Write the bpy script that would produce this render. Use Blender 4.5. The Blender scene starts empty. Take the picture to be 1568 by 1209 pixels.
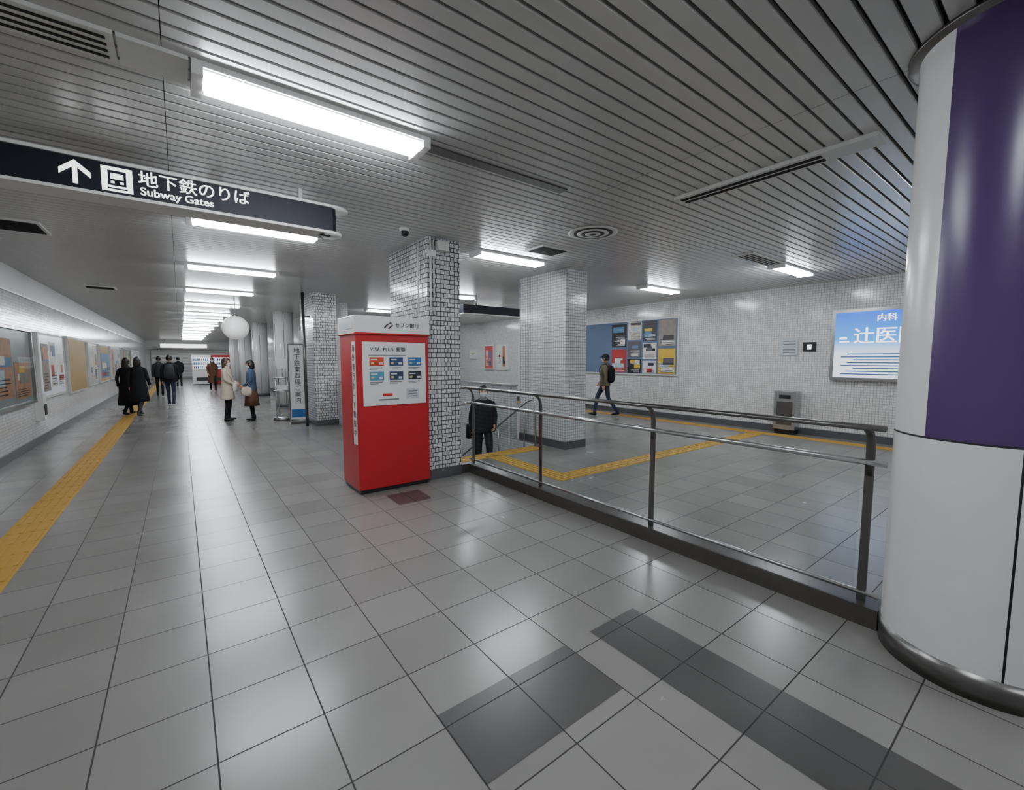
import bpy, math, random
from mathutils import Vector, Matrix
random.seed(7)
D=bpy.data; scene=bpy.context.scene
CZ=3.15   # ceiling height
XL=-2.2; XR=10.5

# ---------------------------------------------------------------- materials
def lin(c): return tuple(((x/255)/12.92 if x/255<=.04045 else ((x/255+.055)/1.055)**2.4) for x in c)
MC={}
def mat(name,col,rough=.5,metal=0,var=.04,emis=0,ecol=None,scale=8,spec=.5,coat=0):
    if name in MC: return MC[name]
    m=D.materials.new(name); m.use_nodes=True; nt=m.node_tree; N=nt.nodes; b=N['Principled BSDF']
    c=lin(col)
    b.inputs['Roughness'].default_value=rough; b.inputs['Metallic'].default_value=metal
    b.inputs['Specular IOR Level'].default_value=spec
    b.inputs['Coat Weight'].default_value=coat
    g=N.new('ShaderNodeNewGeometry'); n=N.new('ShaderNodeTexNoise'); n.inputs['Scale'].default_value=scale
    n.inputs['Detail'].default_value=3
    nt.links.new(g.outputs['Position'],n.inputs['Vector'])
    mx=N.new('ShaderNodeMix'); mx.data_type='RGBA'
    mx.inputs['A'].default_value=(*[x*(1-var) for x in c],1); mx.inputs['B'].default_value=(*[min(1,x*(1+var)) for x in c],1)
    nt.links.new(n.outputs['Fac'],mx.inputs['Factor']); nt.links.new(mx.outputs['Result'],b.inputs['Base Color'])
    if emis:
        e=lin(ecol or col); b.inputs['Emission Color'].default_value=(*e,1); b.inputs['Emission Strength'].default_value=emis
        if emis<5: m.cycles.emission_sampling='NONE'
    MC[name]=m; return m
def tile_mat(name,c1,c2,grout,w,h,mortar,rough=.15,floor=False,bump=.3,offx=0,offy=0,noise=.12,smooth=.1,off=0,squash=1):
    m=D.materials.new(name); m.use_nodes=True; nt=m.node_tree; N=nt.nodes; L=nt.links; b=N['Principled BSDF']
    g=N.new('ShaderNodeNewGeometry'); sp=N.new('ShaderNodeSeparateXYZ'); L.new(g.outputs['Position'],sp.inputs[0])
    cb=N.new('ShaderNodeCombineXYZ')
    a1=N.new('ShaderNodeMath'); a1.operation='ADD'; L.new(sp.outputs['X'],a1.inputs[0])
    a2=N.new('ShaderNodeMath'); a2.operation='ADD'; a2.inputs[1].default_value=offy+100*h
    if floor: a1.inputs[1].default_value=offx+100*w; L.new(sp.outputs['Y'],a2.inputs[0])
    else:
        L.new(sp.outputs['Y'],a1.inputs[1]); L.new(sp.outputs['Z'],a2.inputs[0])
    L.new(a1.outputs[0],cb.inputs['X']); L.new(a2.outputs[0],cb.inputs['Y'])
    br=N.new('ShaderNodeTexBrick'); br.offset=off; br.squash=squash; br.inputs['Scale'].default_value=1
    br.inputs['Brick Width'].default_value=w; br.inputs['Row Height'].default_value=h
    br.inputs['Mortar Size'].default_value=mortar; br.inputs['Mortar Smooth'].default_value=smooth
    br.inputs['Color1'].default_value=(*lin(c1),1); br.inputs['Color2'].default_value=(*lin(c2),1); br.inputs['Mortar'].default_value=(*lin(grout),1)
    L.new(cb.outputs[0],br.inputs['Vector'])
    n=N.new('ShaderNodeTexNoise'); n.inputs['Scale'].default_value=1.3 if floor else 2; n.inputs['Detail'].default_value=6
    L.new(g.outputs['Position'],n.inputs['Vector'])
    mr=N.new('ShaderNodeMapRange'); mr.inputs['To Min'].default_value=1-noise; mr.inputs['To Max'].default_value=1+noise
    L.new(n.outputs['Fac'],mr.inputs['Value'])
    mx=N.new('ShaderNodeMix'); mx.data_type='RGBA'; mx.blend_type='MULTIPLY'; mx.inputs['Factor'].default_value=1
    L.new(br.outputs['Color'],mx.inputs['A']); L.new(mr.outputs[0],mx.inputs['B']); L.new(mx.outputs['Result'],b.inputs['Base Color'])
    r=N.new('ShaderNodeMapRange'); r.inputs['To Min'].default_value=rough; r.inputs['To Max'].default_value=.8
    L.new(br.outputs['Fac'],r.inputs['Value'])
    rn=N.new('ShaderNodeMapRange'); rn.inputs['To Min'].default_value=-.05; rn.inputs['To Max'].default_value=.07; L.new(n.outputs['Fac'],rn.inputs['Value'])
    ra=N.new('ShaderNodeMath'); ra.operation='ADD'; L.new(r.outputs[0],ra.inputs[0]); L.new(rn.outputs[0],ra.inputs[1]); L.new(ra.outputs[0],b.inputs['Roughness'])
    bp=N.new('ShaderNodeBump'); bp.inputs['Strength'].default_value=bump; bp.inputs['Distance'].default_value=.002; bp.invert=True
    L.new(br.outputs['Fac'],bp.inputs['Height']); L.new(bp.outputs[0],b.inputs['Normal'])
    return m
def glass_mat(name,tint=(240,245,243)):
    m=D.materials.new(name); m.use_nodes=True; nt=m.node_tree; N=nt.nodes; L=nt.links
    N.remove(N['Principled BSDF']); o=N['Material Output']
    t=N.new('ShaderNodeBsdfTransparent'); t.inputs[0].default_value=(*lin(tint),1)
    g=N.new('ShaderNodeBsdfGlossy'); g.inputs['Roughness'].default_value=.02
    lw=N.new('ShaderNodeLayerWeight'); lw.inputs[0].default_value=.12
    mu=N.new('ShaderNodeMath'); mu.operation='MULTIPLY'; mu.inputs[1].default_value=.4; L.new(lw.outputs['Fresnel'],mu.inputs[0])
    mx=N.new('ShaderNodeMixShader'); L.new(mu.outputs[0],mx.inputs[0]); L.new(t.outputs[0],mx.inputs[1]); L.new(g.outputs[0],mx.inputs[2]); L.new(mx.outputs[0],o.inputs[0])
    return m

M_floor=tile_mat('floor_tiles',(134,132,128),(124,122,118),(42,40,39),.4,.4,.0035,rough=.24,floor=True,bump=.2,offx=-.04,offy=.02,noise=.15)
M_wall=tile_mat('wall_white_tiles',(226,226,224),(208,208,206),(138,138,140),.05,.05,.003,rough=.14,noise=.06)
M_mosaic=tile_mat('pillar_mosaic',(214,214,214),(184,185,188),(50,50,54),.07,.06,.005,rough=.14,noise=.12,off=.4,squash=.75)
M_mosaic2=tile_mat('pillar_mosaic_fine',(216,216,216),(198,199,201),(104,104,108),.05,.05,.0035,rough=.14,noise=.08)
M_slat=mat('ceiling_slat_paint',(196,196,194),.28,.2,var=.06,scale=3)
M_slot=mat('ceiling_slot_dark',(18,18,18),.8)
M_smooth=mat('plaster_light',(192,192,190),.45)
M_base=mat('baseboard_grey',(78,78,82),.35)
M_white=mat('white_enamel',(226,226,224),.22)
M_whitem=mat('white_matt',(212,212,208),.5)
M_purple=mat('purple_enamel',(72,52,96),.28,var=.03)
M_steel=mat('stainless',(190,190,190),.25,.9,var=.06)
M_steeld=mat('dark_steel',(112,110,108),.3,.85)
M_dark=mat('black_paint',(22,22,24),.4)
M_seam=mat('seam_dark',(50,50,52),.6)
M_navy=mat('sign_navy',(14,16,30),.55,spec=.3)
M_red=mat('red_panel',(170,22,32),.4,var=.03)
M_red2=mat('red_header',(190,40,40),.4)
M_yellow=mat('tactile_yellow',(178,140,56),.55,var=.16,scale=5)
M_tube=mat('tube_glow',(255,252,245),.3,emis=86,ecol=(242,248,255))
M_refl=mat('lamp_reflector',(245,245,245),.4,emis=1.5,ecol=(246,250,255))
M_lit=mat('sign_lit_white',(250,250,250),.4,emis=1.8,ecol=(255,255,255))
M_glass=glass_mat('clear_glass')
M_curb=mat('curb_granite',(66,63,60),.3,var=.15,scale=40)
M_darktile=tile_mat('floor_dark_tiles',(72,70,69),(66,64,63),(40,40,40),.4,.4,.0035,rough=.3,floor=True,offx=-.04,offy=.02)

# ---------------------------------------------------------------- mesh builder
class MB:
    def __init__(s): s.v=[]; s.f=[]; s.m=[]; s.sm=[]; s.mats=[]
    def mi(s,m):
        if m not in s.mats: s.mats.append(m)
        return s.mats.index(m)
    def add(s,vs,fs,m,smooth=False):
        o=len(s.v); s.v+= [tuple(v) for v in vs]; k=s.mi(m)
        for f in fs: s.f.append([o+i for i in f]); s.m.append(k); s.sm.append(smooth)
    def box(s,a,b,m,rot=None):
        x0,y0,z0=a; x1,y1,z1=b
        vs=[Vector(p) for p in ((x0,y0,z0),(x1,y0,z0),(x1,y1,z0),(x0,y1,z0),(x0,y0,z1),(x1,y0,z1),(x1,y1,z1),(x0,y1,z1))]
        if rot: vs=[rot@v for v in vs]
        s.add(vs,[(0,3,2,1),(4,5,6,7),(0,1,5,4),(1,2,6,5),(2,3,7,6),(3,0,4,7)],m)
    def quad(s,p,m): s.add(p,[(0,1,2,3)],m)
    def loft(s,pts,rads,m,seg=12,hint=(1,0,0),cap=True,smooth=True,fold=0,ph=0):
        pts=[Vector(p) for p in pts]; vs=[]; fs=[]; n=len(pts)
        for i,p in enumerate(pts):
            T=(pts[min(i+1,n-1)]-pts[max(i-1,0)])
            T=T.normalized() if T.length>1e-9 else Vector((0,0,1))
            U=Vector(hint); U=U-T*U.dot(T)
            if U.length<1e-4: U=Vector((0,1,0))-T*T.y
            U.normalize(); V=T.cross(U)
            r=rads[i]; a,b=(r if isinstance(r,(tuple,list)) else (r,r))
            for k in range(seg):
                t=2*math.pi*k/seg; q=1+fold*math.sin(5*t+i*.7+ph)+fold*.6*math.sin(9*t-i*1.3+ph)
                vs.append(p+U*a*q*math.cos(t)+V*b*q*math.sin(t))
        for i in range(n-1):
            for k in range(seg):
                k2=(k+1)%seg; fs.append((i*seg+k,i*seg+k2,(i+1)*seg+k2,(i+1)*seg+k))
        if cap: fs.append(tuple(range(seg))[::-1]); fs.append(tuple((n-1)*seg+k for k in range(seg)))
        s.add(vs,fs,m,smooth)
    def cyl(s,a,b,r,m,seg=16,r2=None,cap=True): s.loft([a,b],[r,r if r2 is None else r2],m,seg,cap=cap)
    def sphere(s,c,r,m,seg=20,rings=12,fn=None,keep=None,rot=None):
        c=Vector(c); rr=r if isinstance(r,(tuple,list)) else (r,r,r); vs=[]; fs=[]
        for i in range(rings+1):
            ph=math.pi*i/rings
            for k in range(seg):
                t=2*math.pi*k/seg; d=Vector((math.sin(ph)*math.cos(t),math.sin(ph)*math.sin(t),math.cos(ph)))
                p=Vector((d.x*rr[0],d.y*rr[1],d.z*rr[2]))
                if fn: p=fn(d,p)
                if rot: p=rot@p
                vs.append(c+p)
        for i in range(rings):
            for k in range(seg):
                k2=(k+1)%seg
                if keep:
                    ph=math.pi*(i+.5)/rings; t=2*math.pi*(k+.5)/seg
                    if not keep(Vector((math.sin(ph)*math.cos(t),math.sin(ph)*math.sin(t),math.cos(ph)))): continue
                fs.append((i*seg+k,(i+1)*seg+k,(i+1)*seg+k2,i*seg+k2))
        s.add(vs,fs,m,True)
    def obj(s,name,M=None,bevel=0,parent=None):
        me=D.meshes.new(name)
        vs=[M@Vector(v) for v in s.v] if M else s.v
        me.from_pydata([tuple(v) for v in vs],[],s.f)
        for m in s.mats: me.materials.append(m)
        me.polygons.foreach_set('material_index',s.m); me.polygons.foreach_set('use_smooth',s.sm); me.update()
        o=D.objects.new(name,me); scene.collection.objects.link(o)
        if bevel:
            b=o.modifiers.new('bevel','BEVEL'); b.width=bevel; b.segments=2; b.limit_method='ANGLE'
        if parent: o.parent=parent
        return o
def text(s,body,loc,size,m,parent,axis='-Y',name='lettering',align='LEFT',bold=0.0,sx=1):
    # bold is achieved with a second, slightly shifted strike of the same lettering
    o=None
    for q in ((-bold,bold) if bold else (0,)):
        c=D.curves.new(name,'FONT'); c.body=body; c.size=size; c.extrude=.001; c.align_x=align; c.align_y='CENTER'
        t=D.objects.new(name,c); scene.collection.objects.link(t)
        L=Vector(loc)
        if axis=='-Y': R=Matrix.Rotation(math.pi/2,4,'X'); L.x+=q; L.y-=(.0005 if q>0 else 0)
        else: R=Matrix.Rotation(-math.pi/2,4,'Z')@Matrix.Rotation(math.pi/2,4,'X'); L.y+=q; L.x-=(.0005 if q>0 else 0)
        t.matrix_world=Matrix.Translation(L)@R@Matrix.Diagonal((sx,1,1,1))
        bpy.context.view_layer.update()
        me=D.meshes.new_from_object(t.evaluated_get(bpy.context.evaluated_depsgraph_get()))
        W=t.matrix_world.copy(); D.objects.remove(t)
        me.transform(W); me.materials.clear(); me.materials.append(m)
        o=D.objects.new(name,me); scene.collection.objects.link(o); o.parent=parent
    return o

# ---------------------------------------------------------------- shell
YB=-6; YE=46; YR=20
HX0,HX1,HY0,HY1=3.15,5.25,6.1,11.0
b=MB()
def fq(x0,y0,x1,y1,z=0): b.quad([(x0,y0,z),(x1,y0,z),(x1,y1,z),(x0,y1,z)],M_floor)
fq(XL,YB,XR,HY0); fq(XL,HY0,HX0,HY1); fq(HX1,HY0,XR,HY1); fq(XL,HY1,XR,YR); fq(XL,YR,3.6,YE)
b.obj('floor')
b=MB(); M_step=mat('stair_stone',(128,126,122),.5,var=.1,scale=20)
for k in range(1,17):
    y0=HY0+.28*(k-1); z=-.17*k
    b.box((HX0+.005,y0+.005,z-.3),(HX1-.005,y0+.30,z),M_step); b.box((HX0+.1,y0+.01,z),(HX1-.1,y0+.05,z+.004),M_yellow if k==1 else M_base)
b.quad([(HX0,HY0,0),(HX0,HY1,0),(HX0,HY1,-3),(HX0,HY0,-3)],M_wall); b.quad([(HX1,HY0,0),(HX1,HY1,0),(HX1,HY1,-3),(HX1,HY0,-3)],M_wall)
b.quad([(HX0,HY1,0),(HX1,HY1,0),(HX1,HY1,-3),(HX0,HY1,-3)],M_wall); b.quad([(HX0,HY0,0),(HX1,HY0,0),(HX1,HY0,-3),(HX0,HY0,-3)],M_wall)
b.quad([(HX0,HY0,-3),(HX1,HY0,-3),(HX1,HY1,-3),(HX0,HY1,-3)],M_floor)
b.obj('staircase')
b=MB(); b.box((HX0-.1,HY1,0),(HX1+.1,HY1+.15,1.05),M_mosaic2); b.box((HX1,6.9,0),(HX1+.12,HY1,1.05),M_mosaic2); b.box((HX0-.12,6.5,0),(HX0,HY1,1.05),M_mosaic2)
b.box((HX0-.13,HY1-.02,1.05),(HX1+.13,HY1+.17,1.09),M_steel); b.box((HX1-.02,6.88,1.05),(HX1+.14,HY1,1.09),M_steel)
b.obj('wall_parapet')
def wall(name,p0,p1,z0,z1,m,th=.15,axis='x'):
    bb=MB(); bb.box((p0[0],p0[1],z0),(p1[0],p1[1],z1),m); return bb.obj(name)
b=MB(); b.box((XL-.2,YB,0),(XL,YE,2.72),M_wall); b.box((XL-.2,YB,2.72),(XL,YE,CZ+.05),M_smooth); b.obj('wall_left')
b=MB(); b.box((XL,YB,2.7),(XL+.025,YE,2.735),M_steel); b.obj('trim_1')
wall('wall_right',(XR,YB),(XR+.2,YR),0,CZ+.05,M_wall)
wall('wall_back',(XL-.2,YB-.2),(XR+.2,YB),0,CZ+.05,M_wall)
wall('wall_far_right',(3.6,YR),(XR+.2,YR+.2),0,CZ+.05,M_wall)
wall('wall_corridor_right',(3.6,12.6),(3.8,YE),0,CZ+.05,M_wall)
wall('wall_corridor_end',(XL-.2,YE),(3.8,YE+.2),0,CZ+.05,M_smooth)
for nm,a,c in (('baseboard_left',(XL,YB,0),(XL+.02,YE,.14)),('baseboard_right',(XR-.02,YB,0),(XR,YR,.14)),
             ('baseboard_corridor',(3.58,12.6,0),(3.6,YE,.14))):
    b=MB(); b.box(a,c,M_base); b.obj(nm)
b=MB(); P=.11; y=YB
while y<YE:
    x1=XR if y<YR else 3.6
    for xa,xb in ((XL,-.0),(0.0,3.2),(3.2,6.8),(6.8,XR)):
        if xa>=x1: continue
        xb=min(xb,x1); xa+=.004; w0,w1=y+.009,y+P-.009
        vs=[(xa,w0+.004,CZ),(xb,w0+.004,CZ),(xb,w1-.004,CZ),(xa,w1-.004,CZ),(xa,w0,CZ+.006),(xb,w0,CZ+.006),(xb,w1,CZ+.006),(xa,w1,CZ+.006),
            (xa,w0,CZ+.03),(xb,w0,CZ+.03),(xb,w1,CZ+.03),(xa,w1,CZ+.03)]
        b.add(vs,[(0,3,2,1),(4,0,1,5),(3,7,6,2),(8,4,5,9),(7,11,10,6)],M_slat)
    y+=P
b.quad([(XL,YB,CZ+.035),(XL,YE,CZ+.035),(XR,YE,CZ+.035),(XR,YB,CZ+.035)],M_slot)
b.obj('ceiling')

# ---------------------------------------------------------------- ceiling fixtures
def lamp(x0,x1,y,w=.13):
    b=MB(); z=CZ
    b.box((x0,y-w,z-.03),(x1,y+w,z+.02),M_white)
    b.box((x0+.03,y-w+.02,z-.034),(x1-.03,y+w-.02,z-.03),M_refl)
    for dy in (-.055,.055):
        b.cyl((x0+.06,y+dy,z-.062),(x1-.06,y+dy,z-.062),.019,M_tube,8,cap=False)
    for xx in (x0,x1-.05): b.box((xx,y-w,z-.075),(xx+.05,y+w,z-.03),M_white)
    b.obj('fluorescent_ceiling_light')
def diffuser(x0,x1,y,w=.13):
    b=MB(); b.box((x0,y-w,CZ-.02),(x1,y+w,CZ+.02),M_whitem)
    for i in range(4): yy=y-w+.035+i*.057; b.box((x0+.03,yy,CZ-.024),(x1-.03,yy+.022,CZ-.02),M_slot); 
    b.obj('linear_air_diffuser',bevel=.003)
for k in range(-2,14):
    y=3.02+2.97*k
    lamp(.12,1.48,y)
b=MB(); b.box((-.17,2.89,CZ-.02),(.11,3.15,CZ+.02),M_whitem); b.obj('ceiling_blank_panel')
diffuser(-2.0,-.18,3.02)
b=MB(); b.box((1.5,2.97,CZ-.012),(2.9,3.07,CZ+.01),M_steeld); b.obj('ceiling_track')
for x0,y in ((3.42,5.4),(7.8,3.15),(7.8,5.75),(7.8,8.9),(4.6,9.3),(7.8,12.5),(4.6,13.5),(7.8,16),(5.9,.55),(7.8,-2.5),(4.2,-2.9)):
    lamp(x0,x0+1.28,y)
diffuser(6.7,7.75,3.15)
b=MB(); b.box((3.86,.95,CZ-.03),(4.06,2.5,CZ+.01),M_whitem); b.box((3.9,1.3,CZ-.036),(3.94,2.45,CZ-.03),M_slot); b.box((3.98,1.3,CZ-.036),(4.02,2.45,CZ-.03),M_slot); b.obj('linear_air_diffuser')
def grille(x,y,w,d):
    b=MB(); b.box((x-w,y-d,CZ-.02),(x+w,y+d,CZ+.01),M_whitem)
    n=8
    for i in range(n):
        yy=y-d+.03+i*(2*d-.06)/n; b.box((x-w+.03,yy,CZ-.026),(x+w-.03,yy+(2*d-.06)/n*.6,CZ-.02),M_slot)
    b.obj('ceiling_vent_grille')
grille(-1.5,7.6,.3,.3); grille(4.25,4.75,.25,.2); grille(-1.3,13,.25,.2)
b=MB()
for i in range(6): b.loft([(4.1,3.75,CZ-.012-.004*i),(4.1,3.75,CZ-.018-.004*i)],[.3-.05*i,.28-.05*i],M_whitem if i%2==0 else M_seam,28)
b.obj('round_air_diffuser')
b=MB(); b.cyl((2.2,5.0,CZ),(2.2,5.0,CZ-.04),.06,M_whitem); b.sphere((2.2,5.0,CZ-.05),.05,M_dark); b.obj('dome_security_camera')
b=MB(); b.cyl((.35,5.1,CZ),(.35,5.1,CZ-.03),.06,M_whitem); b.cyl((.35,5.1,CZ-.03),(.35,5.1,CZ-.05),.035,M_white); b.obj('smoke_detector')

# ---------------------------------------------------------------- pillars
def pillar(name,x0,y0,x1,y1,m=M_mosaic):
    b=MB(); b.box((x0,y0,.14),(x1,y1,CZ+.02),m); b.box((x0-.008,y0-.008,0),(x1+.008,y1+.008,.14),M_base); return b.obj(name)
pillar('tiled_pillar',2.56,5.16,3.04,6.4)
pillar('tiled_pillar',5.33,5.46,5.84,6.75,M_mosaic2)
pillar('tiled_pillar',2.52,11.0,3.04,12.3)
b=MB()
b.cyl((2.6,5.13,CZ),(2.6,5.13,2.2),.014,M_whitem,8); b.cyl((2.645,5.13,CZ),(2.645,5.13,2.35),.011,M_whitem,8); b.cyl((2.5,5.13,2.9),(2.6,5.13,3.05),.012,M_whitem,8)
b.box((2.68,5.05,2.98),(2.82,5.15,3.1),M_whitem); b.box((2.56,5.1,2.9),(2.66,5.15,2.98),M_white)
b.cyl((2.53,5.35,CZ),(2.53,5.35,2.15),.012,M_whitem,8)
b.obj('conduit_pipes')
def rcol(x,y,r):
    b=MB(); b.cyl((x,y,.12),(x,y,CZ+.01),r,M_white,40); b.cyl((x,y,0),(x,y,.12),r+.008,M_base,40)
    for t in range(0,360,60):
        a=math.radians(t+20); b.box((x+r*math.cos(a)-.005,y+r*math.sin(a)-.005,.12),(x+r*math.cos(a)+.005,y+r*math.sin(a)+.005,CZ),M_seam)
    b.obj('round_white_column')
rcol(2.8,16.3,.3); rcol(2.8,21.8,.3); rcol(2.8,27.3,.3); rcol(2.8,32.8,.3)

b=MB(); cx,cy,R=3.27,.25,.385
def sector(r,t0,t1,z0,z1,m,n=14):
    vs=[];fs=[]
    for i in range(n+1):
        t=t0+(t1-t0)*i/n
        vs+=[(cx+r*math.cos(t),cy+r*math.sin(t),z0),(cx+r*math.cos(t),cy+r*math.sin(t),z1)]
    for i in range(n): fs.append((2*i,2*i+2,2*i+3,2*i+1))
    b.add(vs,fs,m,True)
face=math.atan2(-cy,-cx)
g=math.radians(.7)
edges=[math.radians(v) for v in (-38,14,66,118,172,220,272,322)]
for i in range(8):
    t0=face+edges[i]; t1=face+(edges[i+1] if i<7 else edges[0]+2*math.pi)
    sector(R,t0+g,t1-g,.13,1.205,M_white)
    up=M_purple if i in (0,1,2,3) else M_white
    sector(R,t0+g,t1-g,1.215,CZ,up)
b.cyl((cx,cy,.1),(cx,cy,CZ),R-.0015,M_seam,128)
b.cyl((cx,cy,0),(cx,cy,.13),R+.008,M_steeld,64)
b.loft([(cx,cy,CZ-.02),(cx,cy,CZ+.0)],[R+.05,R+.05],M_steeld,64)
b.obj('purple_and_white_column')

# ---------------------------------------------------------------- glass fence
b=MB(); fx=3.27; y0,y1=.66,5.3
b.box((3.19,y0-.02,0),(3.36,y1,.12),M_curb); b.box((3.05,5.2,0),(3.19,5.3,.12),M_curb)
posts=(.74,2.25,3.75,5.2)
for y in posts:
    b.box((fx-.008,y-.022,.12),(fx+.008,y+.022,.95),M_steeld)
    b.loft([(fx,y,.9),(fx,y,1.06),(fx-.012,y,1.12),(fx-.04,y,1.165),(fx-.08,y,1.185)],[(.012,.024)]*5,M_steeld,10)
b.loft([(fx-.08,y0,1.2),(fx-.08,y1-.04,1.2)],[(.03,.018)]*2,M_steeld,14)
b.loft([(fx-.07,y1-.05,1.2),(3.05,y1-.05,1.2)],[(.03,.018)]*2,M_steeld,14,hint=(0,1,0))
b.loft([(fx,y0,.98),(fx,y1-.03,.98)],[.019]*2,M_steel,12); b.loft([(fx,y1-.05,.98),(3.05,y1-.05,.98)],[.019]*2,M_steel,12,hint=(0,1,0))
b.loft([(fx,y0,.17),(fx,y1,.17)],[.014]*2,M_steel,12)
for i in range(3):
    ya,yb=posts[i]+.04,posts[i+1]-.04
    b.quad([(fx,ya,.19),(fx,yb,.19),(fx,yb,.95),(fx,ya,.95)],M_glass)
b.obj('glass_railing')
b=MB()
for x in (3.26,5.15):
    b.loft([(x,6.05,.0),(x,6.05,.8),(x,6.12,.86),(x,6.3,.8),(x,9.5,-1.15)],[.019]*5,M_steel,10)
    for k in range(1,9,3):
        yy=HY0+.28*k; b.cyl((x,yy,-.17*k),(x,yy,.85-.17*k),.014,M_steel,8)
b.obj('stair_handrail')

# ---------------------------------------------------------------- tactile paving
def tactile(x0,y0,x1,y1,along):
    b=MB(); s=.3
    nx=max(1,round((x1-x0)/s)); ny=max(1,round((y1-y0)/s))
    for i in range(nx):
        for j in range(ny):
            ax,ay=x0+i*s,y0+j*s
            b.box((ax+.002,ay+.002,0),(ax+s-.002,ay+s-.002,.004),M_yellow)
            for q in range(4):
                c=.0375+q*.075
                if along=='Y': b.box((ax+c-.012,ay+.015,.004),(ax+c+.012,ay+s-.015,.009),M_yellow)
                else: b.box((ax+.015,ay+c-.012,.004),(ax+s-.015,ay+c+.012,.009),M_yellow)
    b.obj('tactile_paving')
tactile(-1.36,-5.9,-1.06,40,'Y')
tactile(9.83,-4,10.13,18,'Y'); tactile(4.2,4.05,9.8,4.35,'X'); tactile(3.9,4.05,4.2,5.85,'Y'); tactile(3.3,5.75,5.1,6.05,'X')
b=MB()
b.quad([(.84,1.26,.002),(1.64,1.26,.002),(1.64,1.66,.002),(.84,1.66,.002)],M_darktile)
b.quad([(1.84,-1.14,.002),(2.24,-1.14,.002),(2.24,1.66,.002),(1.84,1.66,.002)],M_darktile)
b.quad([(1.84,4.46,.002),(2.24,4.46,.002),(2.24,4.86,.002),(1.84,4.86,.002)],M_darktile)
b.obj('floor_dark_inlay')

# ---------------------------------------------------------------- ATM booth
b=MB(); ax0,ax1,ay0,ay1=1.6,2.51,5.05,5.66
b.box((ax0+.02,ay0+.02,0),(ax1-.02,ay1,.06),M_dark)
b.box((ax0,ay0,.05),(ax1,ay1,1.9),M_red)
b.box((ax0-.02,ay0-.03,1.9),(ax1+.01,ay1,2.1),M_white)
b.box((ax0-.022,ay0-.034,1.885),(ax1+.012,ay1,1.905),M_red2)
atm=b.obj('atm_booth',bevel=.008)
b=MB()
b.box((ax0+.07,ay0-.012,1.05),(ax1-.05,ay0,1.8),M_white)
cols=[(190,66,40),(40,70,110),(40,100,160),(80,140,170),(40,60,90),(30,40,50)]
pg=mat('print_grey',(120,120,120))
for r in range(2):
    for c in range(3):
        m=mat('card_%d'%(r*3+c),cols[r*3+c],.4,var=.5,scale=25)
        x=ax0+.15+c*.24; z=1.52-r*.17; b.box((x,ay0-.018,z),(x+.17,ay0-.012,z+.1),m)
        b.box((x+.015,ay0-.02,z+.065),(x+.09,ay0-.018,z+.08),M_whitem); b.box((x+.015,ay0-.02,z+.02),(x+.05,ay0-.018,z+.045),mat('chip_gold',(200,180,120),.4)); b.box((x+.11,ay0-.02,z+.015),(x+.155,ay0-.018,z+.04),M_whitem)
        b.box((x,ay0-.016,z-.028),(x+.15,ay0-.012,z-.018),pg); b.box((x,ay0-.016,z-.045),(x+.1,ay0-.012,z-.037),pg)
b.box((ax0+.6,ay0-.018,1.12),(ax0+.76,ay0-.012,1.24),mat('print_pale',(190,200,205)))
for i in range(3): b.box((ax0+.62,ay0-.02,1.14+i*.03),(ax0+.74,ay0-.018,1.15+i*.03),pg)
b.box((ax0+.3,ay0-.018,1.16),(ax0+.42,ay0-.012,1.19),M_red2); b.box((ax0+.25,ay0-.018,1.11),(ax0+.5,ay0-.012,1.125),pg)
b.box((ax0+.14,ay0-.016,1.64),(ax0+.6,ay0-.012,1.648),pg)
b.box((ax0-.006,ay0+.02,.6),(ax0,ay0+.14,1.8),M_white)
b.loft([(ax0+.33,ay0-.036,1.965),(ax0+.36,ay0-.036,2.0),(ax0+.41,ay0-.036,2.03),(ax0+.43,ay0-.036,2.0),(ax0+.38,ay0-.036,1.96)],[.008]*5,mat('print_dark',(70,40,40)),6)
b.box((ax0-.024,ay0+.05,1.95),(ax0-.02,ay1-.1,2.04),mat('print_pale',(190,200,205)))
b.obj('front_panel',parent=atm)
Mtxt=mat('print_black',(35,35,38))
text(b,'セブン銀行',(ax0+.46,ay0-.036,2.0),.062,Mtxt,atm)
text(b,'VISA  PLUS  銀聯',(ax0+.16,ay0-.018,1.71),.06,Mtxt,atm)
for i,chs in enumerate('海外発行カード取扱中'): text(b,chs,(ax0-.007,ay0+.08,1.72-i*.11),.09,mat('print_dark',(70,40,40)),atm,axis='-X',align='CENTER')

# ---------------------------------------------------------------- overhead direction sign
b=MB(); sy=4.35; sx0,sx1=-1.7,1.2
z0,z1=2.79,3.005
b.box((sx0,sy,z0),(sx1,sy+.2,z1),M_navy)
b.loft([(sx1,sy+.1,z0),(sx1,sy+.1,z1)],[(.05,.1)]*2,M_navy,24)
b.box((sx0,sy-.02,z0-.022),(sx1,sy+.22,z0),M_whitem)
b.loft([(sx1,sy+.1,z0-.022),(sx1,sy+.1,z0)],[(.1,.12)]*2,M_whitem,24)
b.box((sx0,sy-.02,z1),(sx1,sy+.22,z1+.022),M_whitem)
b.loft([(sx1,sy+.1,z1),(sx1,sy+.1,z1+.022)],[(.17,.12)]*2,M_whitem,24)
for x in (-1.2,.95): b.cyl((x,sy+.1,z1),(x,sy+.1,CZ),.02,M_whitem)
sg=b.obj('subway_direction_sign')
b=MB(); yy=sy-.003; zc=2.897
def sq(x0,x1,z0_,z1_,m=M_lit,d=.003): b.box((x0,yy-d,z0_),(x1,yy,z1_),m)
xa=-.52
b.add([(xa-.013,yy-.002,zc-.075),(xa+.013,yy-.002,zc-.075),(xa+.013,yy-.002,zc+.06),(xa-.013,yy-.002,zc+.06)],[(0,1,2,3)],M_lit)
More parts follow.
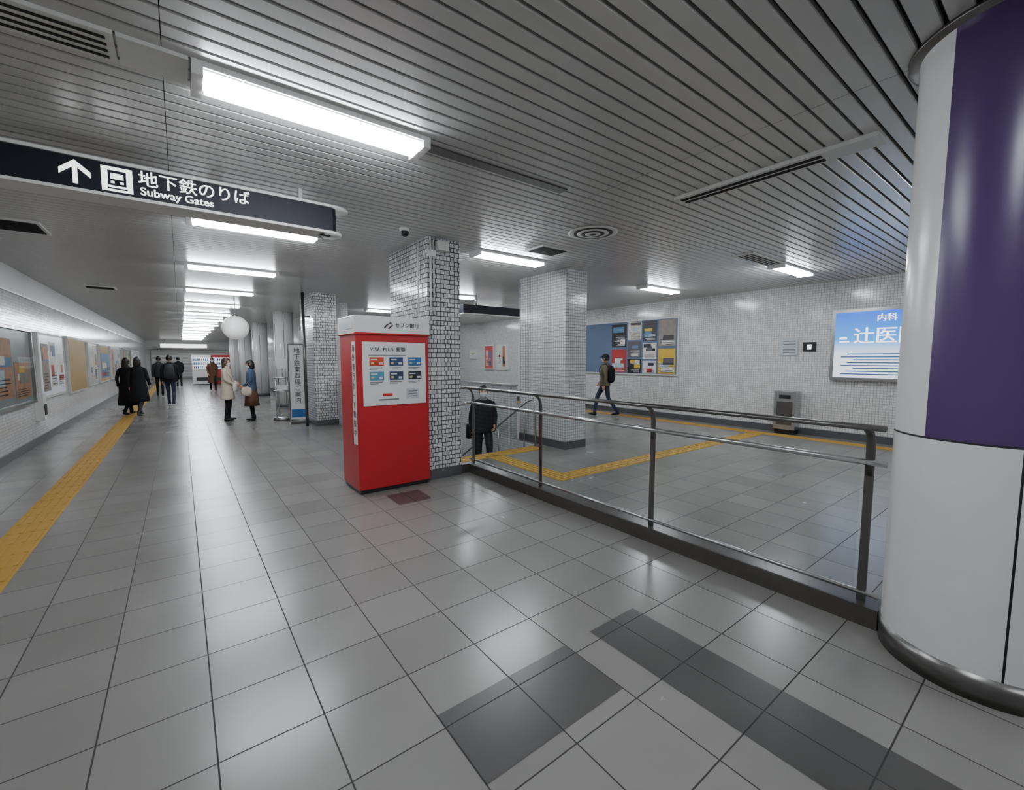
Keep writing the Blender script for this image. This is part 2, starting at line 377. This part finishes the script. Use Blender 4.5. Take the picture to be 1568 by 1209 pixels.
for s_ in (-1,1):
    b.add([(xa,yy-.003,zc+.085),(xa,yy-.003,zc+.045),(xa+s_*.08,yy-.003,zc-.025),(xa+s_*.08,yy-.003,zc+.015)],[(0,1,2,3) if s_<0 else (3,2,1,0)],M_lit)
xt=-.385
sq(xt,xt+.17,zc-.085,zc+.085)
sq(xt+.035,xt+.135,zc-.045,zc+.06,M_navy,.005); sq(xt+.05,xt+.12,zc+.0,zc+.04,M_lit,.007)
sq(xt+.05,xt+.07,zc-.03,zc-.015,M_lit,.007); sq(xt+.1,xt+.12,zc-.03,zc-.015,M_lit,.007)
sq(xt+.03,xt+.14,zc-.07,zc-.06,M_navy,.005)
b.obj('pictograms',parent=sg)
text(b,'地下鉄のりば',(-.185,yy-.002,zc+.035),.12,M_lit,sg,bold=.0012)
text(b,'Subway Gates',(-.175,yy-.002,zc-.052),.08,M_lit,sg,bold=.0015)
b=MB(); b.box((5.4,9.0,2.7),(8.4,9.15,2.9),M_navy); b.box((5.4,8.99,2.67),(8.4,9.16,2.7),M_whitem)
for x in (5.8,8): b.cyl((x,9.07,2.9),(x,9.07,CZ),.02,M_steel)
b.obj('hanging_hall_sign')

# ---------------------------------------------------------------- right wall furniture
X=XR-.002
pal=[(30,30,34),(214,208,194),(60,60,66),(170,52,50),(214,176,64),(225,225,225),(96,130,168),(140,130,122),(34,42,58),(222,219,212),(180,130,104),(176,190,202),(90,88,92)]
def poster(bb,y0_,y1_,za,zb,bg,seed,face=-1,x=X-.046,mute=False):
    rnd=random.Random(seed)
    def bx(d0,d1,a,c,e,f,m): bb.box((min(x+face*d0,x+face*d1),a,e),(max(x+face*d0,x+face*d1),c,f),m)
    bx(0,.004,y0_,y1_,za,zb,mat('poster_%d'%bg,pal[bg],.6,var=.3,scale=9))
    w=y1_-y0_; h=zb-za; d=.004
    for i in range(3):
        ww=w*rnd.uniform(.3,.8); hh=h*rnd.uniform(.12,.3); a=y0_+rnd.uniform(.04,.96-ww/w)*w; e=za+rnd.uniform(.05,.95-hh/h)*h
        k=rnd.choice([1,2,7,10,9,11,3,6,4]) if mute else rnd.choice([0,1,2,5,6,7,8,9,11,12,3,4]); bx(d,d+.0015,a,a+ww,e,e+hh,mat('poster_%d'%k,pal[k],.6,var=.3,scale=9)); d+=.0015
    ink=0 if sum(pal[bg])>330 else 5
    for i in range(rnd.randint(4,7)):
        e=za+h*(.06+.06*i); bx(d,d+.001,y0_+w*.1,y0_+w*rnd.uniform(.5,.9),e,e+h*.018,mat('poster_%d'%ink,pal[ink],.6,var=.3,scale=9))
b=MB()
b.box((X-.04,6.5,1.15),(X,9.85,2.72),M_whitem); b.box((X-.046,6.54,1.19),(X-.04,9.81,2.68),mat('pinboard_blue',(96,112,138),.8))
lay=[(8.18,8.72,1.95,2.62,0),(8.18,8.72,1.22,1.88,3),(7.66,8.12,2.15,2.66,1),(7.66,8.12,1.65,2.1,12),(7.66,8.12,1.2,1.6,0),(7.16,7.6,2.1,2.66,2),(7.16,7.6,1.6,2.05,9),(7.16,7.6,1.2,1.55,5),(6.58,7.1,1.95,2.66,7),(6.58,7.1,1.2,1.88,4)]
for i,(a,c,e,f,bg) in enumerate(lay): poster(b,a,c,e,f,bg,i+20)
b.obj('bulletin_board')
M_lb=D.materials.new('lightbox_gradient'); M_lb.use_nodes=True; M_lb.cycles.emission_sampling='NONE'; nt=M_lb.node_tree; N=nt.nodes; bs=N['Principled BSDF']
gg=N.new('ShaderNodeNewGeometry'); ss=N.new('ShaderNodeSeparateXYZ'); nt.links.new(gg.outputs['Position'],ss.inputs[0])
mr=N.new('ShaderNodeMapRange'); mr.inputs['From Min'].default_value=1.7; mr.inputs['From Max'].default_value=2.45; nt.links.new(ss.outputs['Z'],mr.inputs['Value'])
cr=N.new('ShaderNodeValToRGB'); cr.color_ramp.elements[0].color=(*lin((222,238,250)),1); cr.color_ramp.elements[1].color=(*lin((0,95,225)),1)
em=cr.color_ramp.elements.new(.35); em.color=(*lin((50,150,235)),1)
nt.links.new(mr.outputs[0],cr.inputs[0]); nt.links.new(cr.outputs[0],bs.inputs['Emission Color']); bs.inputs['Base Color'].default_value=(.05,.07,.1,1); bs.inputs['Emission Strength'].default_value=1.7; bs.inputs['Roughness'].default_value=.3
b=MB(); b.box((X-.1,1.7,1.18),(X,3.1,2.56),M_steel); b.box((X-.104,1.76,1.24),(X-.1,3.04,2.5),M_lb)
for i in range(8): b.box((X-.107,1.85,1.3+i*.055),(X-.104,2.92-.1*(i%3),1.32+i*.055),mat('print_blue',(50,90,160)))
b.box((X-.107,2.84,1.98),(X-.104,2.96,2.02),M_lit); b.box((X-.107,2.8,1.92),(X-.104,2.96,1.95),M_lit)
lb=b.obj('illuminated_poster_box',bevel=.006)
text(b,'辻医院',(X-.107,2.74,2.02),.33,M_lit,lb,axis='-X',bold=.006)
text(b,'内科',(X-.107,2.4,2.36),.15,M_lit,lb,axis='-X',bold=.003)
b=MB(); b.box((X-.02,3.72,1.68),(X,4.08,2.05),mat('print_pale',(190,200,205)))
for i in range(5): b.box((X-.023,3.76,1.73+i*.06),(X-.02,4.0,1.75+i*.06),pg)
b.obj('wall_notice')
b=MB(); b.box((X-.03,3.38,1.76),(X,3.62,1.95),M_dark); b.box((X-.034,3.46,1.8),(X-.03,3.54,1.9),M_lit); b.obj('restroom_sign')
b=MB(); b.box((X-.3,3.6,.1),(X-.03,4.02,.92),M_steel); b.box((X-.31,3.66,.2),(X-.3,3.96,.7),M_steeld); b.box((X-.31,3.7,.76),(X-.3,3.92,.84),M_dark); b.box((X-.28,3.62,0),(X-.04,4.0,.1),M_dark)
b.obj('stainless_waste_bin',bevel=.01)
def framed(name,side,y0,y1,z0,z1,mm,n=0,seed=1):
    rnd=random.Random(seed); b=MB(); s=1 if side=='L' else -1; x=XL+.002 if side=='L' else XR-.002
    def bx(d0,d1,ya,yb,za,zb,m): b.box((min(x+s*d0,x+s*d1),ya,za),(max(x+s*d0,x+s*d1),yb,zb),m)
    bx(0,.05,y0,y1,z0,z1,M_steel if mm is Mcase else M_whitem); bx(.05,.056,y0+.05,y1-.05,z0+.05,z1-.05,mm)
    for i in range(n):
        wq=(y1-y0-.2)/n; ya=y0+.1+i*wq; za=z0+.1+rnd.uniform(0,.15); zb=min(z1-.08,za+rnd.uniform(.6,1.1))
        poster(b,ya+.05,ya+wq-.05,za,zb,rnd.choice([1,5,7,9,11,10,6,4]),seed*10+i,face=s,x=x+s*.056,mute=True)
    if mm is Mcase:
        b.quad([(x+s*.09,y0+.04,z0+.04),(x+s*.09,y1-.04,z0+.04),(x+s*.09,y1-.04,z1-.04),(x+s*.09,y0+.04,z1-.04)],M_glass)
        bx(.05,.092,y0,y1,z0,z0+.04,M_steel); bx(.05,.092,y0,y1,z1-.04,z1,M_steel); bx(.05,.092,y0,y0+.04,z0,z1,M_steel); bx(.05,.092,y1-.04,y1,z0,z1,M_steel)
    b.obj(name)
Mcase=mat('case_interior',(128,130,132),.3,var=.25,scale=2,emis=.15)
Mtan=mat('tan_board',(180,150,98),.6); 
framed('framed_poster','R',14.0,14.8,1.15,2.2,M_white,2,3); framed('framed_poster','R',15.0,15.7,1.15,2.2,mat('poster_rose',(200,90,90)),2,4); framed('framed_poster','R',16.3,16.9,1.6,2.0,M_white,1,5)
framed('display_case','L',7.2,9.1,.82,2.12,Mcase,3,11); framed('display_case','L',9.3,11.5,.82,2.12,Mcase,2,12)
framed('lit_poster_case','L',12.1,14.3,.82,2.12,mat('art_light',(205,210,215),.3,emis=.25),3,13)
framed('notice_board','L',14.9,17.2,.75,2.15,Mtan,0,14)
framed('framed_poster','L',17.8,19.4,.8,2.1,M_white,2,15); framed('framed_poster','L',20,22.3,.8,2.1,Mtan,1,16); framed('framed_poster','L',23,26,.8,2.1,M_white,4,17); framed('framed_poster','L',27,31,.8,2.1,Mcase,5,18); framed('framed_poster','L',32,38,.8,2.1,M_white,6,19)
b=MB(); b.box((XL+.001,11.75,.45),(XL+.12,12.0,.95),M_whitem); b.box((XL+.12,11.8,.55),(XL+.13,11.95,.75),M_dark); b.obj('wall_socket_box')
# ---------------------------------------------------------------- mid / far corridor things
b=MB(); b.sphere((1.2,13.6,2.42),.31,mat('globe_white',(250,250,248),.35,emis=.25),28,18); b.cyl((1.2,13.6,2.72),(1.2,13.6,CZ),.015,M_steel,8); b.cyl((1.2,13.6,2.7),(1.2,13.6,2.76),.07,M_steel,16)
b.obj('globe_pendant')
b=MB(); b.box((2.12,11.85,.1),(2.48,11.9,1.95),M_white); b.box((2.08,11.7,0),(2.5,12.05,.05),M_steeld); b.box((2.1,11.84,1.95),(2.5,11.91,1.98),M_steeld); b.box((2.1,11.84,.05),(2.12,11.91,1.95),M_steeld)
b.box((2.14,11.845,.15),(2.46,11.85,.35),mat('card_2',(30,110,190)))
bs_=b.obj('banner_stand')
for i,chs in enumerate('地下鉄東西線ご案内'): text(b,chs,(2.3,11.843,1.8-i*.155),.15,Mtxt,bs_,align='CENTER')
b=MB()
for z,r in ((.05,.25),(.75,.22),(1.1,.22)): b.loft([(2.12,12.75,z),(2.12,12.75,z+.03)],[r,r],M_steel,24)
for t in range(4): 
    a=t*math.pi/2+.4; b.cyl((2.12+.2*math.cos(a),12.75+.2*math.sin(a),.03),(2.12+.2*math.cos(a),12.75+.2*math.sin(a),1.1),.013,M_steel,8)
b.cyl((2.12,12.75,0),(2.12,12.75,.05),.26,M_steeld,24)
b.cyl((2.12,12.75,1.1),(2.12,12.75,1.4),.015,M_steel); b.box((1.98,12.7,1.35),(2.26,12.73,1.6),M_white); b.box((1.95,12.6,.8),(2.28,12.9,.92),M_white)
b.obj('leaflet_rack')
b=MB(); b.cyl((2.35,11.2,0),(2.35,11.2,CZ),.035,M_steeld,10); b.cyl((2.35,11.2,2.6),(2.5,11.2,2.6),.02,M_steeld,8); b.obj('drain_pipe')
def vending(x,y,m):
    b=MB(); b.box((x,y,0.04),(x+.98,y+.7,1.85),m); b.box((x+.06,y-.01,.95),(x+.92,y,1.7),mat('vend_window',(230,240,250),.2,emis=.9))
    for r in range(3):
        for c in range(8): b.cyl((x+.12+c*.1,y-.03,1.0+r*.24),(x+.12+c*.1,y-.03,1.15+r*.24),.03,mat('card_%d'%((r+c)%6),cols[(r+c)%6]),8)
    b.box((x+.2,y-.02,.25),(x+.78,y,.45),M_dark); b.box((x+.05,y+.02,0),(x+.93,y+.68,.04),M_dark); b.obj('drinks_vending_machine',bevel=.01)
vending(.55,33.5,M_white); vending(1.58,33.5,M_red)
b=MB(); b.box((-1.9,45.9,0.0),(3.4,45.99,2.4),mat('shutter_grey',(150,150,150)))
for i in range(23): b.box((-1.88,45.88,.05+i*.1),(3.38,45.9,.11+i*.1),M_whitem)
b.obj('roller_shutter')
b=MB(); b.box((-1.2,44.0,2.5),(1.8,44.1,2.8),M_lit); b.box((-1.24,43.98,2.46),(1.84,44.12,2.5),M_steeld)
for x in (-.9,1.5): b.cyl((x,44.05,2.8),(x,44.05,CZ),.02,M_steel,8)
b.obj('ticket_hall_sign')

# ---------------------------------------------------------------- people
M_skin=mat('skin',(206,160,134),.55,var=.05); M_mask=mat('face_mask',(236,238,240),.7); M_hair=mat('hair_black',(26,22,20),.5,var=.3,scale=60)
M_hairb=mat('hair_brown',(64,42,30),.5,var=.3,scale=60); M_eye=mat('eye_white',(215,212,208),.3); M_lip=mat('lips',(170,90,85),.5)
def cloth(n,c): return mat('cloth_'+n,c,.85,var=.18,scale=18,spec=.2)
def hand(b,w,d,n,m,side):
    w=Vector(w); d=Vector(d).normalized(); n=Vector(n); n=(n-d*n.dot(d)).normalized(); t=d.cross(n)*side
    b.loft([w-d*.01,w+d*.02,w+d*.06,w+d*.088],[(.024,.02),(.033,.016),(.041,.015),(.038,.012)],m,12,hint=t)
    for i,(o,l) in enumerate(((-.029,.068),(-.010,.078),(.010,.073),(.028,.058))):
        p=w+d*.083+t*o; q=p+d*l*.45+n*.008; r=q+d*l*.3+n*.018; e=r+d*l*.18+n*.02
        b.loft([p,q,r,e],[.0095,.009,.008,.0055],m,8,hint=t)
    p=w+d*.025-t*.03; b.loft([p,p+d*.03-t*.022+n*.01,p+d*.058-t*.026+n*.02],[.012,.0105,.007],m,8,hint=n)
def head(b,c,yaw,pitch,hair,hm,mask,s=1,cap=None):
    R=Matrix.Rotation(yaw,3,'Z')@Matrix.Rotation(pitch,3,'X'); c=Vector(c)
    def fn(d,p):
        p=p.copy()
        if p.z<0: k=1-.38*min(1,(-d.z))**1.4; p.x*=k; p.y*= (1-.12*(-d.z)); 
        f=max(0,-d.y)
        if f>.6 and abs(d.x)<.16 and -.35<d.z<.12: p.y-=.022*(1-abs(d.x)/.16)*(1-abs(d.z+.12)/.24)
        if f>.6 and .0<d.z<.28 and .12<abs(d.x)<.55: p.y+=.007
        if f>.5 and -.85<d.z<-.62: p.y-=.008
        return p*s
    b.sphere(c,(.076,.096,.118),M_skin,28,20,fn=fn,rot=R)
    def P(x,y,z): return c+R@Vector((x*s,y*s,z*s))
    for sx in (-1,1):
        b.sphere(P(sx*.03,-.078,.006),(.013*s,.0105*s,.007*s),M_eye,10,8,rot=R); b.sphere(P(sx*.03,-.0835,.006),.0062*s,M_hair,8,6)
        b.loft([P(sx*.014,-.087,.013),P(sx*.03,-.089,.0155),P(sx*.046,-.079,.012)],[.0025*s]*3,M_hair,6)
        b.loft([P(sx*.016,-.092,.03),P(sx*.03,-.093,.035),P(sx*.046,-.084,.03)],[.0032*s]*3,M_hair,6)
        b.sphere(P(sx*.076,.005,-.005),(.012*s,.02*s,.03*s),M_skin,10,8,rot=R)
    if mask:
        b.sphere(c+R@Vector((0,-.006*s,-.012*s)),(.076,.102,.11),M_mask,24,18,fn=fn,rot=R,keep=lambda d:d.y<-.15 and -.92<d.z<.0)
    else:
        b.loft([P(-.022,-.083,-.05),P(0,-.092,-.051),P(.022,-.083,-.05)],[(.002*s),(.006*s),(.002*s)],M_lip,8)
    hr=(.086,.108,.128)
    b.sphere(c+R@Vector((0,.008*s,.008*s)),tuple(q*s for q in hr),hm,32,24,rot=R,keep=lambda d:(d.z>.36+.12*math.sin(9*d.x)) or (d.y>-.1 and d.z>-.55) or (abs(d.x)>.8 and d.z>-.2))
    if hair=='long':
        b.loft([P(0,.03,.06),P(0,.05,-.04),P(0,.06,-.14),P(0,.065,-.26),P(0,.06,-.34)],[(.07*s,.05*s),(.088*s,.062*s),(.092*s,.05*s),(.085*s,.035*s),(.05*s,.015*s)],hm,16,hint=R@Vector((1,0,0)),fold=.04)
    elif hair=='bob':
        b.loft([P(0,.02,.06),P(0,.025,-.04),P(0,.03,-.12),P(0,.03,-.15)],[(.08*s,.075*s),(.094*s,.078*s),(.09*s,.065*s),(.06*s,.04*s)],hm,16,hint=R@Vector((1,0,0)))
    if cap:
        b.sphere(c+R@Vector((0,.006*s,.03*s)),(.09*s,.112*s,.108*s),cap,24,14,rot=R,keep=lambda d:d.z>.1)
        b.loft([P(0,-.08,.045),P(0,-.13,.04),P(0,-.165,.03)],[(.07*s,.008*s),(.062*s,.006*s),(.03*s,.004*s)],cap,14,hint=R@Vector((1,0,0)))
BASE=dict(pelvis=(0,0,.93),spine=(0,0,1.10),chest=(0,0,1.28),neckb=(0,.012,1.42),neck=(0,.005,1.5),
 clL=(.08,.005,1.385),shL=(.165,.01,1.385),elL=(.215,.035,1.11),wrL=(.225,-.04,.86),
 clR=(-.08,.005,1.385),shR=(-.165,.01,1.385),elR=(-.215,.035,1.11),wrR=(-.225,-.04,.86),
 hipL=(.09,0,.88),knL=(.095,-.02,.49),anL=(.095,.03,.09),hipR=(-.09,0,.88),knR=(-.095,-.02,.49),anR=(-.095,.03,.09))
RAD=dict(pelvis=.125,spine=.115,chest=.125,neckb=.07,neck=.05,clL=.075,shL=.066,elL=.047,wrL=.032,clR=.075,shR=.066,elR=.047,wrR=.032,
 hipL=.088,knL=.06,anL=.043,hipR=.088,knR=.06,anR=.043)
EDG=[('pelvis','spine','top'),('spine','chest','top'),('chest','neckb','top'),('neckb','neck','skin'),
 ('chest','clL','top'),('clL','shL','top'),('shL','elL','top'),('elL','wrL','top'),('chest','clR','top'),('clR','shR','top'),('shR','elR','top'),('elR','wrR','top'),
 ('pelvis','hipL','pants'),('hipL','knL','pants'),('knL','anL','pants'),('pelvis','hipR','pants'),('hipR','knR','pants'),('knR','anR','pants')]
JACKET=[(1.475,.062,.06),(1.45,.1,.075),(1.41,.175,.098),(1.36,.2,.115),(1.25,.198,.128),(1.1,.182,.125),(.98,.188,.13),(.86,.2,.138),(.84,.195,.135)]
COAT=[(1.475,.062,.06),(1.45,.1,.075),(1.41,.17,.098),(1.36,.188,.115),(1.25,.185,.125),(1.1,.17,.122),(.98,.185,.13),(.8,.21,.15),(.62,.225,.165),(.46,.235,.175),(.44,.23,.17)]
def person(name,x,y,z0,heading,h,J=None,top=None,pants=None,shoe=None,garment=JACKET,skirt=None,hair='short',hm=None,mask=True,cap=None,hyaw=0,hpitch=0,extra=None,fat=1.0):
    j=dict(BASE); j.update(J or {}); names=list(j)
    names.remove('pelvis'); names=['pelvis']+names
    me=D.meshes.new('tmp'); me.from_pydata([j[n] for n in names],[(names.index(a),names.index(c)) for a,c,_ in EDG],[])
    o=D.objects.new('tmp',me); scene.collection.objects.link(o)
    bpy.context.view_layer.objects.active=o; o.select_set(True)
    bpy.ops.object.modifier_add(type='SKIN')
    sk=o.data.skin_vertices[0].data
    for i,n in enumerate(names):
        r=RAD[n]*(fat if n not in('neck','neckb') else 1)
        sk[i].radius=(r,r); sk[i].use_root=(i==0)
    su=o.modifiers.new('s','SUBSURF'); su.levels=2; su.render_levels=2
    bpy.context.view_layer.update()
    ev=D.meshes.new_from_object(o.evaluated_get(bpy.context.evaluated_depsgraph_get()))
    b=MB(); mt=dict(top=top,pants=pants,skin=M_skin)
    V=[v.co.copy() for v in ev.vertices]; off=len(b.v); b.v+=[tuple(v) for v in V]
    for p in ev.polygons:
        c=Vector(p.center); best=None
        for a,e,l in EDG:
            A=Vector(j[a]);B=Vector(j[e]); t=max(0,min(1,(c-A).dot(B-A)/(B-A).length_squared)); d=(c-(A+(B-A)*t)).length
            if best is None or d<best[0]: best=(d,l)
        b.f.append([off+i for i in p.vertices]); b.m.append(b.mi(mt[best[1]])); b.sm.append(True)
    D.objects.remove(o)
    lean=Vector(j['chest'])-Vector(j['pelvis'])
    pts=[];rr=[]
    for z,rx,ry in garment:
        k=max(0,(z-.93))/.35; pts.append((lean.x*k+j['pelvis'][0],lean.y*k+j['pelvis'][1]+(.008 if z>1.3 else 0),z)); rr.append((rx*fat,ry*fat))
    b.loft(pts,rr,top,28,cap=True,fold=.018,ph=x)
    b.loft([(pts[0][0],pts[0][1],1.44),(pts[0][0],pts[0][1]-.003,1.5)],[(.075,.07),(.068,.062)],top,18,cap=False)
    if skirt:
        m,zb=skirt; b.loft([(0,0,.98),(0,0,.85),(0,0,(zb+.85)/2),(0,0,zb)],[(.17,.125),(.2,.145),(.215,.165),(.235,.19)],m,28,fold=.03)
    for s,sd in (('L',1),('R',-1)):
        an=Vector(j['an'+s]); kn=Vector(j['kn'+s])
        f=(Vector((0,-1,0))*1+Vector((0,0,-1))*max(0,(an.y-kn.y-.12))*1.6).normalized()
        up=Vector((0,0,1))
        base=an+Vector((0,0,-.045))
        b.loft([base-f*.05,base-f*.02,base+f*.06,base+f*.13,base+f*.185],[(.03,.035),(.038,.045),(.043,.038),(.045,.03),(.025,.018)],shoe,12,hint=(1,0,0))
        b.loft([an+up*.06,an-up*.02],[.05,.045],shoe if garment is COAT else pants,12)
        el=Vector(j['el'+s]); w=Vector(j['wr'+s]); hand(b,w,w-el,(-sd,0,0) if abs((w-el).normalized().x)<.8 else (0,0,-1),M_skin,sd)
        b.loft([w-(w-el).normalized()*.05,w+(w-el).normalized()*.005],[.043,.042],top,12)
    nk=Vector(j['neck']); hc=nk+Vector((0,-.012,.10)); head(b,hc,hyaw,hpitch,hair,hm or M_hair,mask,cap=cap)
    if extra: extra(b,j)
    s=h/1.71
    T=Matrix.Translation((x,y,z0))@Matrix.Rotation(heading,4,'Z')@Matrix.Diagonal((s,s,s,1))
    return b.obj(name,M=T)
blk=cloth('black',(28,28,32)); char=cloth('charcoal',(52,52,58)); beige=cloth('beige',(206,192,172)); blue=cloth('denim',(72,86,110)); khk=cloth('khaki',(92,86,70)); jean=cloth('jeans',(48,56,76)); brn=cloth('brown',(96,68,52)); M_bagw=cloth('bag_white',(232,230,224)); shoeb=mat('shoe_black',(20,20,20),.4); shoew=mat('shoe_white',(220,220,220),.5); scarf=cloth('scarf',(110,108,108))
def bag(b,c,w,d,h,m,strap=None):
    c=Vector(c); b.loft([c+Vector((0,0,-h/2)),c+Vector((0,0,-h/2+.02)),c,c+Vector((0,0,h/2-.02)),c+Vector((0,0,h/2))],[(w*.42,d*.4),(w*.5,d*.5),(w*.5,d*.55),(w*.45,d*.45),(w*.38,d*.25)],m,20)
    if strap: b.loft([c+Vector((0,0,h/2-.02))]+[Vector(p) for p in strap],[.008]*(len(strap)+1),m,6)
def backpack(m):
    def f(b,j):
        b.loft([(0,.15,.95),(0,.17,.98),(0,.19,1.1),(0,.18,1.28),(0,.15,1.38),(0,.13,1.41)],[(.1,.04),(.14,.075),(.15,.09),(.14,.085),(.11,.06),(.06,.02)],m,20)
        for s in (-1,1): b.loft([(s*.1,.12,1.38),(s*.105,.05,1.465),(s*.11,-.07,1.42),(s*.12,-.13,1.3),(s*.14,-.1,1.15),(s*.13,.06,1.05)],[(.022,.006)]*6,m,8,hint=(1,0,0))
    return f
WALK=dict(hipL=(.085,-.01,.88),knL=(.09,-.2,.52),anL=(.09,-.26,.1),hipR=(-.085,.01,.88),knR=(-.09,.06,.49),anR=(-.09,.34,.14),
 elL=(.21,.1,1.12),wrL=(.2,.05,.87),elR=(-.21,-.03,1.12),wrR=(-.19,-.2,.93))
def H(dx,dy): return math.atan2(dx,-dy)
UP=dict(hipL=(.085,0,.88),knL=(.1,-.19,.56),anL=(.1,-.16,.26),knR=(-.095,.0,.49),elL=(.23,.05,1.12),wrL=(.2,-.14,.98),elR=(-.23,.05,1.12),wrR=(-.24,-.05,.88))
def ex1(b,j):
    bag(b,(-.27,-.02,.86),.12,.26,.26,blk,[(-.2,0,1.3),(-.1,0,1.44)])
    b.loft([(0,0,1.42),(0,-.005,1.46),(0,0,1.5)],[(.085,.08),(.09,.085),(.07,.065)],scarf,16,fold=.05)
person('man_in_black_on_stairs',4.66,7.05,-.68,H(-.55,-1),1.76,UP,blk,blk,shoeb,extra=ex1,hair='short',fat=1.18)
def ex2(b,j):
    bag(b,(-.02,-.2,.92),.26,.1,.24,M_bagw,[(-.12,-.18,1.15),(-.16,-.02,1.42)])
person('woman_in_beige_coat',.93,13.4,0,H(1,-.35),1.62,dict(elL=(.2,-.02,1.12),wrL=(.08,-.2,1.03),elR=(-.2,-.02,1.12),wrR=(-.08,-.2,1.0)),beige,blk,shoeb,[(r[0],r[1]*.93,r[2]) for r in COAT[:9]]+[(.6,.22,.16)],hair='long',hm=M_hairb,extra=ex2)
def ex3(b,j): bag(b,(.2,-.1,.85),.1,.24,.24,beige,[(.2,-.02,1.1),(.15,0,1.42)])
person('woman_in_denim_jacket',1.44,13.15,0,H(-1,.2),1.56,dict(elL=(.2,-.0,1.12),wrL=(.12,-.17,1.0),elR=(-.2,-.02,1.12),wrR=(-.14,-.15,.95)),blue,blk,shoeb,skirt=(brn,.42),hair='bob',hpitch=.25,extra=ex3)
person('woman_in_long_black_coat',-1.24,16.5,0,H(.5,1),1.62,WALK,blk,blk,shoeb,COAT[:9]+[(.4,.25,.2),(.3,.25,.21)],hair='long',mask=False)
person('person_in_black_coat',-.96,15.9,0,H(.3,1),1.64,dict(WALK),blk,char,shoeb,COAT,hair='bob',mask=False)
person('man_with_backpack',-.3,18.4,0,H(.1,1),1.72,WALK,blk,jean,shoew,extra=backpack(char),mask=False)
person('pedestrian_in_dark_jacket',-.75,24,0,H(0,1),1.7,WALK,char,blk,shoeb,mask=False)
person('pedestrian_in_brown_coat',1.25,26.4,0,H(0,-1),1.65,WALK,brn,blk,shoeb,COAT,hair='bob')
person('pedestrian_in_black',-.1,31,0,H(0,1),1.7,WALK,blk,blk,shoeb,mask=False)
person('man_in_cap_walking',9.45,8.1,0,H(-.35,1),1.72,WALK,khk,jean,shoeb,cap=blk,extra=backpack(blk),mask=True)

# ---------------------------------------------------------------- world + camera
w=D.worlds.new('world'); scene.world=w; w.use_nodes=True; w.node_tree.nodes['Background'].inputs[0].default_value=(.5,.52,.55,1); w.node_tree.nodes['Background'].inputs[1].default_value=.2
cd=D.cameras.new('camera'); cam=D.objects.new('camera',cd); scene.collection.objects.link(cam); scene.camera=cam
cd.sensor_width=36; cd.sensor_fit='HORIZONTAL'; cd.lens=665/1568*36; cd.clip_start=.05; cd.clip_end=200
cam.location=(0,0,1.6); cam.rotation_euler=(math.radians(90-4.73),0,math.radians(-37.28))
